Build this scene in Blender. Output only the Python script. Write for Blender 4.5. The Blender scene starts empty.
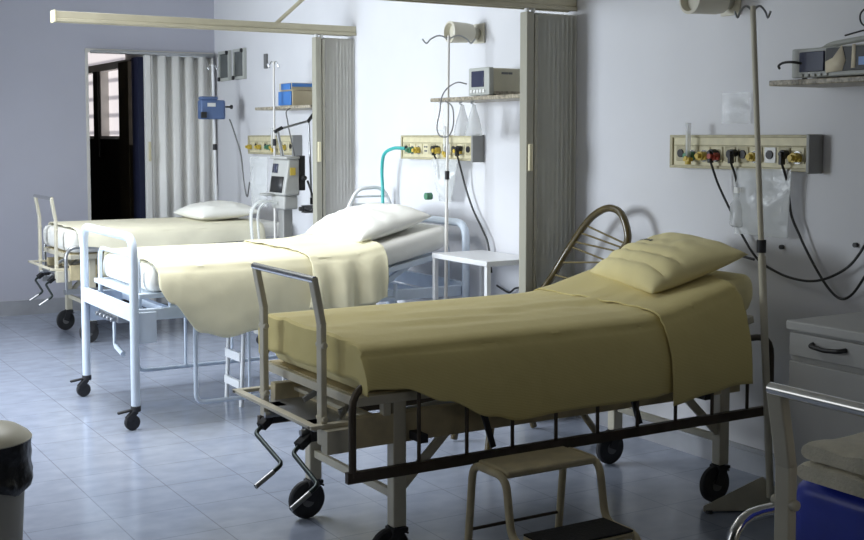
import bpy, bmesh, math, random
from mathutils import Vector, Matrix, noise
random.seed(7)
PI = math.pi
scene = bpy.context.scene
COL = scene.collection
V = Vector

# ------------------------------------------------------------------ materials
def mat(name, col, rough=.5, metal=0., var=0., vscale=8., bump=0., bscale=40., spec=.5,
        alpha=1., trans=0., emit=None, estr=0., coat=0., sheen=0., stretch=None):
    m = bpy.data.materials.new(name); m.use_nodes = True
    nt = m.node_tree; N = nt.nodes; L = nt.links
    b = N['Principled BSDF']
    b.inputs['Base Color'].default_value = (*col, 1)
    b.inputs['Roughness'].default_value = rough
    b.inputs['Metallic'].default_value = metal
    b.inputs['Specular IOR Level'].default_value = spec
    b.inputs['Alpha'].default_value = alpha
    b.inputs['Transmission Weight'].default_value = trans
    b.inputs['Coat Weight'].default_value = coat
    b.inputs['Sheen Weight'].default_value = sheen
    if emit:
        b.inputs['Emission Color'].default_value = (*emit, 1)
        b.inputs['Emission Strength'].default_value = estr
    tc = N.new('ShaderNodeTexCoord')
    src = tc.outputs['Object']
    if stretch:
        mp = N.new('ShaderNodeMapping'); mp.inputs['Scale'].default_value = stretch
        L.new(src, mp.inputs['Vector']); src = mp.outputs['Vector']
    if var:
        n = N.new('ShaderNodeTexNoise'); n.inputs['Scale'].default_value = vscale
        n.inputs['Detail'].default_value = 6
        L.new(src, n.inputs['Vector'])
        r = N.new('ShaderNodeValToRGB')
        r.color_ramp.elements[0].position = .3; r.color_ramp.elements[1].position = .7
        r.color_ramp.elements[0].color = (*[max(0, c*(1-var)) for c in col], 1)
        r.color_ramp.elements[1].color = (*[min(1, c*(1+var)) for c in col], 1)
        L.new(n.outputs['Fac'], r.inputs['Fac']); L.new(r.outputs['Color'], b.inputs['Base Color'])
    if bump:
        n2 = N.new('ShaderNodeTexNoise'); n2.inputs['Scale'].default_value = bscale
        n2.inputs['Detail'].default_value = 4
        L.new(src, n2.inputs['Vector'])
        bp = N.new('ShaderNodeBump'); bp.inputs['Strength'].default_value = bump
        bp.inputs['Distance'].default_value = .01
        L.new(n2.outputs['Fac'], bp.inputs['Height']); L.new(bp.outputs['Normal'], b.inputs['Normal'])
    return m

def striped_cloth(name, col, dark, scale=90):
    m = mat(name, col, .9, sheen=.15, bump=.12, bscale=25)
    nt = m.node_tree; N = nt.nodes; L = nt.links; b = N['Principled BSDF']
    tc = N.new('ShaderNodeTexCoord'); w = N.new('ShaderNodeTexWave')
    w.wave_type = 'BANDS'; w.bands_direction = 'Z'; w.inputs['Scale'].default_value = scale/6.28
    w.inputs['Distortion'].default_value = .6; w.inputs['Detail'].default_value = 1
    sx = N.new('ShaderNodeSeparateXYZ'); cx = N.new('ShaderNodeCombineXYZ'); ad = N.new('ShaderNodeMath')
    ad.operation = 'ADD'
    L.new(tc.outputs['Object'], sx.inputs[0]); L.new(sx.outputs['Z'], ad.inputs[0]); L.new(sx.outputs['Y'], ad.inputs[1])
    L.new(ad.outputs[0], cx.inputs['Z']); L.new(sx.outputs['X'], cx.inputs['X'])
    L.new(cx.outputs[0], w.inputs['Vector'])
    mx = N.new('ShaderNodeMixRGB'); mx.inputs[1].default_value = (*col, 1); mx.inputs[2].default_value = (*dark, 1)
    L.new(w.outputs['Fac'], mx.inputs[0]); L.new(mx.outputs[0], b.inputs['Base Color'])
    return m

def blind_bands(m):
    # backlit slat blind: the slat overlaps let less daylight through
    nt = m.node_tree; N = nt.nodes; L = nt.links; b = N['Principled BSDF']
    tc = N.new('ShaderNodeTexCoord'); w = N.new('ShaderNodeTexWave'); w.bands_direction = 'Z'
    w.inputs['Scale'].default_value = .314/.17; w.inputs['Phase Offset'].default_value = 0.
    r = N.new('ShaderNodeValToRGB')
    r.color_ramp.elements[0].position = .03; r.color_ramp.elements[0].color = (.36,.34,.37,1)
    r.color_ramp.elements[1].position = .22; r.color_ramp.elements[1].color = (.86,.80,.81,1)
    L.new(tc.outputs['Object'], w.inputs['Vector']); L.new(w.outputs['Fac'], r.inputs['Fac'])
    L.new(r.outputs['Color'], b.inputs['Emission Color'])

def floor_material():
    m = mat('vinyl_tiles', (.40, .42, .47), .2, spec=.5)
    nt = m.node_tree; N = nt.nodes; L = nt.links; b = N['Principled BSDF']
    tc = N.new('ShaderNodeTexCoord')
    br = N.new('ShaderNodeTexBrick'); br.offset = 0.0
    br.inputs['Scale'].default_value = 1; br.inputs['Brick Width'].default_value = .33
    br.inputs['Row Height'].default_value = .33; br.inputs['Mortar Size'].default_value = .003
    br.inputs['Mortar Smooth'].default_value = .3; br.inputs['Bias'].default_value = 0
    br.inputs['Color1'].default_value = (.315, .355, .445, 1); br.inputs['Color2'].default_value = (.30, .34, .43, 1)
    br.inputs['Mortar'].default_value = (.215, .24, .305, 1)
    L.new(tc.outputs['Object'], br.inputs['Vector'])
    mp = N.new('ShaderNodeMapping'); mp.inputs['Scale'].default_value = (2.6, 3.4, 1)
    L.new(tc.outputs['Object'], mp.inputs['Vector'])
    n = N.new('ShaderNodeTexNoise'); n.inputs['Scale'].default_value = 3; n.inputs['Detail'].default_value = 7
    L.new(mp.outputs[0], n.inputs['Vector'])
    r = N.new('ShaderNodeValToRGB')
    r.color_ramp.elements[0].position = .32; r.color_ramp.elements[0].color = (.88, .88, .89, 1)
    r.color_ramp.elements[1].position = .68; r.color_ramp.elements[1].color = (1.07, 1.07, 1.07, 1)
    L.new(n.outputs['Fac'], r.inputs['Fac'])
    mx = N.new('ShaderNodeMixRGB'); mx.blend_type = 'MULTIPLY'; mx.inputs[0].default_value = 1
    L.new(br.outputs['Color'], mx.inputs[1]); L.new(r.outputs['Color'], mx.inputs[2])
    L.new(mx.outputs[0], b.inputs['Base Color'])
    n2 = N.new('ShaderNodeTexNoise'); n2.inputs['Scale'].default_value = 2.5; n2.inputs['Detail'].default_value = 5
    L.new(tc.outputs['Object'], n2.inputs['Vector'])
    mr = N.new('ShaderNodeMapRange'); mr.inputs['To Min'].default_value = .12; mr.inputs['To Max'].default_value = .24
    L.new(n2.outputs['Fac'], mr.inputs['Value']); L.new(mr.outputs[0], b.inputs['Roughness'])
    bp = N.new('ShaderNodeBump'); bp.inputs['Strength'].default_value = .04; bp.inputs['Distance'].default_value = .002
    L.new(n.outputs['Fac'], bp.inputs['Height']); L.new(bp.outputs[0], b.inputs['Normal'])
    return m

M = {}
M['wall'] = mat('wall_paint', (.665, .665, .69), .75, var=.035, vscale=1.6, bump=.05, bscale=18, spec=.25)
M['wallfar'] = mat('lavender_wall_paint', (.52, .525, .605), .75, var=.03, vscale=1.4, bump=.04, bscale=18, spec=.25)
M['ceil'] = mat('ceiling_paint', (.62, .60, .54), .9)
M['unseenwall'] = mat('dark_unseen_wall', (.20, .21, .20), .8)  # unseen walls, darkened to cut bounced light
M['floor'] = floor_material()
M['base'] = mat('baseboard_vinyl', (.36, .37, .40), .45, var=.12, vscale=5)
M['cream'] = mat('cream_enamel', (.61, .57, .45), .42, var=.10, vscale=9, bump=.03)
M['creamdk'] = mat('worn_cream_enamel', (.56, .475, .29), .5, var=.16, vscale=14)
M['blue_white'] = mat('pale_blue_enamel', (.66, .74, .84), .38, var=.05, vscale=9)
M['rail'] = mat('bronzed_steel', (.085, .068, .05), .42, metal=.55, var=.25, vscale=12)
M['chrome'] = mat('chrome', (.72, .72, .70), .18, metal=1.)
M['steel'] = mat('brushed_steel', (.42, .43, .44), .34, metal=.9)
M['crank'] = mat('crank_steel', (.055, .07, .07), .35, metal=.8)
M['rubber'] = mat('black_rubber', (.022, .022, .025), .65, var=.3, vscale=20)
M['hub'] = mat('grey_hub', (.16, .16, .16), .5)
M['black'] = mat('black_plastic', (.015, .015, .016), .45)
M['mat1'] = mat('cream_mattress_sheet', (.80, .71, .38), .9, var=.04, bump=.1, bscale=14, sheen=.1)
M['sheet1'] = striped_cloth('yellow_pinstripe_sheet', (.74, .635, .28), (.64, .535, .215), 330)
M['pillow1'] = mat('yellow_pillowcase', (.76, .67, .35), .9, var=.04, bump=.12, bscale=16, sheen=.1)
M['mat2'] = mat('white_mattress_sheet', (.84, .83, .78), .9, var=.03, bump=.1, bscale=14)
M['sheet2'] = mat('ivory_sheet', (.83, .78, .55), .9, var=.03, bump=.12, bscale=12, sheen=.1)
M['pillow2'] = mat('white_pillowcase', (.86, .85, .79), .9, bump=.1, bscale=12)
M['sheet3'] = mat('pale_ivory_sheet', (.80, .76, .59), .9, var=.03, bump=.1, bscale=12)
M['bluevinyl'] = mat('blue_vinyl', (.016, .04, .46), .33, var=.12, vscale=7, bump=.05, bscale=20)
M['towel'] = mat('cream_towel', (.85, .80, .64), .95, var=.08, vscale=30, bump=.6, bscale=160, sheen=.3)
M['track'] = mat('beige_track', (.50, .46, .34), .5, var=.06)
M['fold'] = mat('grey_folding_vinyl', (.78, .78, .75), .5, var=.03)
M['foldlight'] = mat('white_folding_vinyl', (.88, .87, .84), .5, var=.02)
M['post'] = mat('putty_post', (.36, .345, .28), .5)
M['latch'] = mat('ivory_latch', (.70, .64, .44), .45)
M['panel'] = mat('cream_panel', (.60, .55, .37), .5, var=.10, vscale=20)
M['paneltrim'] = mat('aged_panel_trim', (.40, .36, .23), .5, var=.15, vscale=25)
M['panelgrey'] = mat('grey_panel_box', (.27, .27, .26), .5)
M['green'] = mat('green_valve', (.07, .22, .13), .4)
M['yellow'] = mat('yellow_valve', (.55, .40, .06), .4)
M['red'] = mat('red_valve', (.35, .05, .03), .4)
M['white'] = mat('white_plastic', (.76, .76, .74), .4)
M['whitemetal'] = mat('white_enamel', (.78, .79, .80), .35)
M['granite'] = mat('speckled_granite', (.33, .29, .22), .4, var=.55, vscale=60)
M['beige'] = mat('beige_instrument_case', (.56, .53, .40), .45, var=.05)
M['greyframe'] = mat('grey_instrument_face', (.44, .45, .42), .45)
M['screen'] = mat('dark_screen', (.045, .05, .085), .15)
M['bluescreen'] = mat('blue_instrument_panel', (.06, .19, .50), .3)
M['tan'] = mat('tan_instrument_case', (.50, .43, .29), .5, var=.08)
M['bluegrey'] = mat('blue_grey_pump', (.10, .16, .32), .45, var=.1)
M['lamp'] = mat('ivory_lamp_shade', (.62, .59, .49), .45)
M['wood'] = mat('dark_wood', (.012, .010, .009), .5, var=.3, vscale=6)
M['brownwood'] = mat('brown_wood', (.035, .027, .012), .5, var=.3, vscale=6)
M['navy'] = mat('navy_paint', (.025, .03, .07), .5)
M['pale'] = mat('pale_trim_paint', (.70, .68, .64), .5)
M['daylight'] = mat('daylit_blind_and_strips', (.8, .8, .8), .5, emit=(1., .95, .95), estr=1.0)  # also on the added glow strips around the blind
blind_bands(M['daylight'])
M['cane'] = mat('varnished_cane', (.085, .062, .02), .3, var=.3, vscale=25, coat=.3)
M['cord_cane'] = mat('cane_cord', (.16, .125, .05), .6)
M['clear'] = mat('clear_plastic', (.86, .88, .90), .12, alpha=.22, spec=1., bump=1., bscale=28)
M['milky'] = mat('milky_plastic', (.68, .70, .70), .25, alpha=.42, spec=.8, bump=.5, bscale=25)
M['teal'] = mat('teal_hose', (.04, .42, .40), .4)
M['cabinet'] = mat('grey_laminate', (.47, .47, .455), .5, var=.03)
M['bin'] = mat('grey_bin_plastic', (.34, .33, .29), .5)
M['binlid'] = mat('ivory_bin_lid', (.52, .49, .38), .4)
M['bag'] = mat('black_bin_liner', (.008, .008, .009), .35, bump=.6, bscale=30)
M['tread'] = mat('black_rubber_tread', (.012, .011, .010), .75, bump=.4, bscale=120)
M['frost'] = mat('dark_glass', (.10, .11, .11), .12)
M['paper'] = mat('cream_paper', (.74, .66, .50), .8)
M['ventgrey'] = mat('ventilator_grey', (.40, .40, .38), .45, var=.04)
M['corr'] = mat('white_corrugated_hose', (.80, .82, .80), .4, alpha=.5)

# ------------------------------------------------------------------ geometry
class MB:
    def __init__(s): s.v = []; s.f = []
    def add(s, vs, fs):
        o = len(s.v); s.v += [tuple(p) for p in vs]; s.f += [tuple(i+o for i in f) for f in fs]; return s
    def box(s, x0, x1, y0, y1, z0, z1):
        return s.add([(x0,y0,z0),(x1,y0,z0),(x1,y1,z0),(x0,y1,z0),(x0,y0,z1),(x1,y0,z1),(x1,y1,z1),(x0,y1,z1)],
                     [(0,3,2,1),(4,5,6,7),(0,1,5,4),(1,2,6,5),(2,3,7,6),(3,0,4,7)])
    def bar(s, a, b, w, h, up=(0,0,1)):
        a, b = V(a), V(b); d = (b-a).normalized(); u = V(up)
        if abs(d.dot(u)) > .98: u = V((1,0,0))
        r = d.cross(u).normalized(); u = r.cross(d).normalized()
        vs = []
        for p in (a, b):
            for i, j in ((-1,-1),(1,-1),(1,1),(-1,1)): vs.append(p + r*(i*w/2) + u*(j*h/2))
        return s.add(vs, [(0,1,2,3),(7,6,5,4),(0,4,5,1),(1,5,6,2),(2,6,7,3),(3,7,4,0)])
    def tube(s, pts, rad, seg=10, sm=0, cap=True):
        pts = [V(p) for p in pts]
        if sm: pts = catmull(pts, sm)
        n = len(pts)
        R = rad if isinstance(rad, (list, tuple)) else [rad]*n
        if len(R) != n: R = [R[min(len(R)-1, int(i*len(R)/n))] for i in range(n)]
        t = (pts[1]-pts[0]).normalized()
        u = t.cross(V((0,0,1)))
        if u.length < .05: u = t.cross(V((1,0,0)))
        u.normalize(); vs = []; fs = []
        for i in range(n):
            if i == 0: tt = pts[1]-pts[0]
            elif i == n-1: tt = pts[-1]-pts[-2]
            else: tt = (pts[i+1]-pts[i]).normalized() + (pts[i]-pts[i-1]).normalized()
            tt.normalize(); u = (u - tt*u.dot(tt)); u.normalize(); w = tt.cross(u)
            for k in range(seg):
                a = 2*PI*k/seg; vs.append(pts[i] + (u*math.cos(a) + w*math.sin(a))*R[i])
        for i in range(n-1):
            for k in range(seg):
                k2 = (k+1) % seg; fs.append((i*seg+k, i*seg+k2, (i+1)*seg+k2, (i+1)*seg+k))
        if cap: fs.append(tuple(range(seg-1, -1, -1))); fs.append(tuple((n-1)*seg+k for k in range(seg)))
        return s.add(vs, fs)
    def cyl(s, a, b, r, seg=20, r2=None):
        return s.tube([a, b], [r, r if r2 is None else r2], seg)
    def lathe(s, c, prof, axis='z', seg=28):
        vs = []; fs = []; n = len(prof)
        for r, h in prof:
            for k in range(seg):
                a = 2*PI*k/seg; x, y = r*math.cos(a), r*math.sin(a)
                p = {'z': (x, y, h), 'y': (x, h, y), 'x': (h, x, y)}[axis]
                vs.append((c[0]+p[0], c[1]+p[1], c[2]+p[2]))
        for i in range(n-1):
            for k in range(seg):
                k2 = (k+1) % seg; fs.append((i*seg+k, i*seg+k2, (i+1)*seg+k2, (i+1)*seg+k))
        fs.append(tuple(range(seg))); fs.append(tuple((n-1)*seg+k for k in range(seg)))
        return s.add(vs, fs)
    def grid(s, P, close=False):
        nu, nv = len(P), len(P[0]); vs = [p for row in P for p in row]; fs = []
        for i in range(nu-1):
            for j in range(nv-1): fs.append((i*nv+j, i*nv+j+1, (i+1)*nv+j+1, (i+1)*nv+j))
            if close: fs.append((i*nv+nv-1, i*nv, (i+1)*nv, (i+1)*nv+nv-1))
        if close: fs.append(tuple(range(nv-1,-1,-1))); fs.append(tuple((nu-1)*nv+j for j in range(nv)))
        return s.add(vs, fs)
    def prism(s, poly, z0, z1):
        n = len(poly); vs = [(x,y,z0) for x,y in poly] + [(x,y,z1) for x,y in poly]
        return s.add(vs, [tuple(range(n-1,-1,-1)), tuple(range(n,2*n))] + [(i,(i+1)%n,n+(i+1)%n,n+i) for i in range(n)])

def catmull(p, n):
    out = []
    for i in range(len(p)-1):
        a = p[i-1] if i else p[0]*2-p[1]; b, c = p[i], p[i+1]
        d = p[i+2] if i+2 < len(p) else p[-1]*2-p[-2]
        for k in range(n):
            t = k/n
            out.append(.5*((2*b)+(c-a)*t+(2*a-5*b+4*c-d)*t*t+(3*b-a-3*c+d)*t**3))
    out.append(p[-1]); return out

def rounded(pts, r, n=5):
    """polyline with its corners turned into arcs"""
    pts = [V(p) for p in pts]; out = [pts[0]]
    for i in range(1, len(pts)-1):
        a, b, c = pts[i-1], pts[i], pts[i+1]
        rr = min(r, (a-b).length*.49, (c-b).length*.49)
        p, q = b+(a-b).normalized()*rr, b+(c-b).normalized()*rr
        for k in range(n+1):
            t = k/n; out.append(p*(1-t)**2 + b*2*t*(1-t) + q*t*t)
    out.append(pts[-1]); return out

def obj(name, mb, m, parent=None, bevel=0., smooth=True, sub=0, solid=0., origin=None):
    me = bpy.data.meshes.new(name); vs = mb.v
    off = origin if origin is not None else (0,0,0)
    if parent is not None and origin is None:
        q = parent; off = V((0,0,0))
        while q is not None: off = off + q.location; q = q.parent
    me.from_pydata([(a-off[0], b-off[1], c-off[2]) for a, b, c in vs], [], mb.f); me.update()
    bm = bmesh.new(); bm.from_mesh(me); bmesh.ops.recalc_face_normals(bm, faces=bm.faces); bm.to_mesh(me); bm.free()
    me.materials.append(M[m])
    o = bpy.data.objects.new(name, me); COL.objects.link(o)
    if parent is not None: o.parent = parent
    else: o.location = off
    if bevel:
        md = o.modifiers.new('bevel', 'BEVEL'); md.width = bevel; md.segments = 2; md.limit_method = 'ANGLE'
        md.angle_limit = math.radians(50)
    if solid:
        md = o.modifiers.new('solid', 'SOLIDIFY'); md.thickness = solid; md.offset = 1
    if sub:
        md = o.modifiers.new('sub', 'SUBSURF'); md.levels = sub; md.render_levels = sub
    if smooth:
        for p in me.polygons: p.use_smooth = True
        try: me.set_sharp_from_angle(angle=math.radians(38))
        except Exception: pass
    return o

def tag(o, label, cat, group=None):
    o['label'] = label; o['category'] = cat
    if group: o['group'] = group
    return o
def thing(name, label, cat, loc=(0,0,0), group=None):
    o = bpy.data.objects.new(name, None); COL.objects.link(o); o.location = loc; o.empty_display_size = .05
    return tag(o, label, cat, group)
def struct(name, mb, m, parent=None, **k):
    o = obj(name, mb, m, parent, smooth=False, **k)
    if parent is None: o['kind'] = 'structure'
    return o
def single(name, mb, m, label, cat, loc, group=None, **k):
    return tag(obj(name, mb, m, None, origin=V(loc), **k), label, cat, group)
def dup(root, loc, label):
    r = root.copy(); COL.objects.link(r); r.location = loc; r['label'] = label
    for ch in list(root.children):
        c = ch.copy(); COL.objects.link(c); c.parent = r
        for g in list(ch.children):
            d = g.copy(); COL.objects.link(d); d.parent = c
    return r
def fbm(x, y, z=0.): return noise.noise(V((x,y,z))) + .5*noise.noise(V((2*x+5,2*y,z+3)))

# ------------------------------------------------------------------ the room
FW = 10.38                                        # far wall
struct('floor', MB().box(-6.1,0,-2.2,FW,-.1,0), 'floor')
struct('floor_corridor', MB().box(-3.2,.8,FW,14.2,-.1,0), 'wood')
struct('ceiling', MB().box(-6.2,.1,-2.3,FW,3.0,3.1), 'ceil')
struct('wall_right', MB().box(0,.15,-2.3,FW,0,3.0), 'wall')
struct('wall_back', MB().box(-6.2,.15,-2.35,-2.2,0,3.0), 'unseenwall')
struct('wall_far', MB().box(-6.2,-1.147,FW,FW+.15,0,3.0).box(-1.147,-.03,FW,FW+.15,2.225,3.0).box(-.03,.15,FW,FW+.15,0,3.0), 'wallfar')
WY0, WY1, WZ0, WZ1 = 6.0, 8.3, .95, 2.55
struct('wall_left', MB().box(-6.25,-6.1,-2.3,WY0,0,3.0).box(-6.25,-6.1,WY1,FW,0,3.0)
       .box(-6.25,-6.1,WY0,WY1,0,WZ0).box(-6.25,-6.1,WY0,WY1,WZ1,3.0), 'unseenwall')
w = MB()
for k in range(3):
    y = WY0+.02+(WY1-WY0-.04)*k/2; w.box(-6.22,-6.15,y-.025,y+.025,WZ0,WZ1)
w.box(-6.22,-6.15,WY0,WY1,WZ0,WZ0+.05); w.box(-6.22,-6.15,WY0,WY1,WZ1-.05,WZ1)
struct('window_1', w, 'pale')
struct('window_4', MB().box(-4.9,-4.87,2.9,2.95,1.05,2.45).box(-4.9,-4.87,4.45,4.5,1.05,2.45).box(-4.9,-4.87,2.95,4.45,1.05,1.1).box(-4.9,-4.87,2.95,4.45,2.4,2.45), 'pale')
struct('added_fill_frame', MB().box(-3.15,-3.1,-2.2,-2.16,1.05,2.35).box(-1.3,-1.25,-2.2,-2.16,1.05,2.35).box(-3.1,-1.3,-2.2,-2.16,1.05,1.1).box(-3.1,-1.3,-2.2,-2.16,2.3,2.35), 'pale')  # frame added around the back fill light, no opening behind it
struct('baseboard_right', MB().box(-.018,0,-2.2,FW,0,.115).box(-.026,0,-2.2,FW,.085,.098), 'base')
struct('baseboard_far', MB().box(-6.1,-1.16,FW-.018,FW,0,.125), 'base')
struct('trim_1', MB().box(-1.165,-1.14,FW-.012,FW+.15,0,2.23).box(-1.165,-.02,FW-.02,FW+.02,2.215,2.245), 'pale')
# what shows through the doorway: a dark passage whose side wall carries a barred bright window
CX = -.6
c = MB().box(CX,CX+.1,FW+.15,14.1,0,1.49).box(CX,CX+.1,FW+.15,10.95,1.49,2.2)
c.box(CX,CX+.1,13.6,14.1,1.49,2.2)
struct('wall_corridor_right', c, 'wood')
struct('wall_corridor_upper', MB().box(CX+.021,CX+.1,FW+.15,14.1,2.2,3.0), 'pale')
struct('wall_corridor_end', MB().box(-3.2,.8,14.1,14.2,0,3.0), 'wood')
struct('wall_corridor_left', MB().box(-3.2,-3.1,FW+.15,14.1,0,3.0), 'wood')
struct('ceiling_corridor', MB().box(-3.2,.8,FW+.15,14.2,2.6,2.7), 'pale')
win = struct('window_2', MB().box(CX-.03,CX+.05,10.95,13.6,1.47,1.50).box(CX-.03,CX+.05,10.95,13.6,2.13,2.2)
       .box(CX-.03,CX+.05,11.82,12.03,1.50,2.13), 'pale')
obj('pane_and_glow_strips', MB().box(CX+.05,CX+.07,10.95,13.6,1.49,2.2).box(CX+.0,CX+.02,11.17,14.0,2.2,2.62).box(CX-.001,CX+.02,10.735,10.85,1.42,2.2), 'daylight', win)  # blind pane; added strips glow for the lit wall above and bright side edge
mu = MB().box(CX-.05,CX-.031,11.86,12.02,1.3,2.13)
obj('mullion', mu, 'wood', win)
struct('trim_2', MB().box(CX-.05,CX-.002,10.86,11.16,0,2.18), 'brownwood')
struct('trim_3', MB().box(CX-.045,CX-.002,10.72,10.855,0,1.42), 'brownwood')
struct('trim_4', MB().box(CX-.06,CX-.002,FW+.15,10.715,0,2.2), 'navy')

# ------------------------------------------------------------------ folding partitions, tracks
def pleats(mb, x0, x1, y, z0, z1, n, amp):
    pts = [(x0+(x1-x0)*i/(2*n), y+(amp if i % 2 else -amp)) for i in range(2*n+1)]
    back = [(x, yy+.012) for x, yy in reversed(pts)]
    poly = pts+back
    N = len(pts)
    vs = [(x,yy,z0) for x,yy in poly]+[(x,yy,z1) for x,yy in poly]; T = 2*N
    fs = []
    for i in range(T): j = (i+1) % T; fs.append((i,j,T+j,T+i))
    for i in range(N-1):
        fs.append((i,i+1,T-2-i,T-1-i)); fs.append((T+i,T+i+1,T+T-2-i,T+T-1-i))
    return mb.add(vs, fs)
def partition(y, ztop, x1, label, pm):
    t = thing('folding_partition', label, 'partition', (-.15,y,0), 'folding partitions between beds')
    obj('pleated_panel', pleats(MB(), -.006, x1+.075, y+.02, .02, ztop, 9, .034), pm, t, smooth=False)
    obj('end_post', MB().box(x1,x1+.045,y-.032,y+.032,.015,ztop).box(x1+.05,x1+.073,y-.03,y+.03,.02,ztop-.01), 'post', t, bevel=.004)
    obj('latch_handle', MB().box(x1+.008,x1+.03,y-.05,y-.032,1.32,1.46), 'latch', t, bevel=.004)
    obj('roller', MB().cyl((x1+.02,y,ztop),(x1+.02,y,ztop+.02),.012).cyl((x1+.06,y,ztop),(x1+.06,y,ztop+.02),.012), 'white', t)
    return t
partition(5.10, 2.135, -.338, 'folded grey pleated partition beside the nearest bed', 'fold')
partition(7.65, 2.185, -.313, 'folded grey pleated partition behind the middle bed pillow', 'foldlight')
def track(y, x0, z0, z1, label, strut=None):
    t = thing('ceiling_track', label, 'track', (0,y,z1), 'partition tracks')
    obj('rail', MB().box(x0,-.002,y-.04,y+.04,z0+.022,z1).box(x0,-.002,y-.045,y-.03,z0,z0+.022).box(x0,-.002,y+.03,y+.045,z0,z0+.022), 'track', t, bevel=.003)
    obj('end_cap', MB().box(x0-.012,x0-.001,y-.05,y+.05,z0-.004,z1+.006), 'latch', t, bevel=.002)
    if strut: obj('strut', MB().tube(strut, .014, 8), 'track', t)
    return t
track(7.65, -2.08, 2.205, 2.27, 'beige partition track with end cap reaching over the middle bed', [(-.6,7.65,2.26),(-.4,7.65,2.435),(-.002,7.65,2.78)])
track(5.13, -2.6, 2.155, 2.23, 'beige partition track over the gap before the nearest bed')
# white accordion door on the far wall
t = thing('folding_door', 'white accordion folding door half closed across the doorway', 'door', (-.35,FW-.05,0))
P = []
for i in range(61):
    x = -.60+.555*i/60; yy = FW-.07+.032*math.sin(i/60*2*PI*4.5)+.008*math.sin(i*.9)
    P.append([(x,yy,.02),(x,yy,1.1),(x,yy,2.2)])
obj('pleated_panel', MB().grid(P), 'foldlight', t, solid=.006)
obj('end_post', MB().box(-.672,-.625,FW-.10,FW-.045,.015,2.2).box(-.62,-.603,FW-.09,FW-.05,.02,2.2), 'foldlight', t, bevel=.004)
obj('latch_handle', MB().box(-.655,-.635,FW-.118,FW-.10,1.28,1.45), 'latch', t, bevel=.004)
obj('head_track', MB().box(-1.13,-.03,FW-.105,FW-.035,2.203,2.228), 'steel', t, bevel=.003)

# ------------------------------------------------------------------ beds
def caster(leg, x, y, trail=.03, r=.075, side=1):
    f = MB().cyl((x,y,.13),(x,y,.16),.022,14)
    for s in (-1,1): f.bar((x,y+s*.024,.15),(x+trail*side,y+s*.024,r),.008,.045,(1,0,0))
    f.box(x-.03,x+.03,y-.03,y+.03,.138,.152)
    f.bar((x-.02,y,.15),(x-.06*side-.02,y,.125),.03,.008)
    obj('caster_fork', f, 'rubber', leg, bevel=.002)
    cx = x+trail*side
    wp = [(.02,-.016),(r-.018,-.016),(r-.006,-.015),(r,-.008),(r,.008),(r-.006,.015),(r-.018,.016),(.02,.016)]
    obj('wheel', MB().lathe((cx,y,r+.001), wp, 'y', 30), 'rubber', leg)
    obj('wheel_hub', MB().cyl((cx,y-.019,r),(cx,y+.019,r),.026,16), 'hub', leg)

def rail_mesh(y, x0, x1, z0, z1, n, r=.013):
    mb = MB()
    mb.tube(rounded([(x0,y,z0),(x0,y,z1),(x1,y,z1),(x1,y,z0)], .085), r, 10)
    mb.box(x0-.022,x1+.022,y-.011,y+.011,z0-.018,z0+.018)
    for k in range(1, n):
        x = x0+.06+(x1-x0)*k/n; mb.cyl((x,y,z0),(x,y,z1),.007,8)
    return mb

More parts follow.
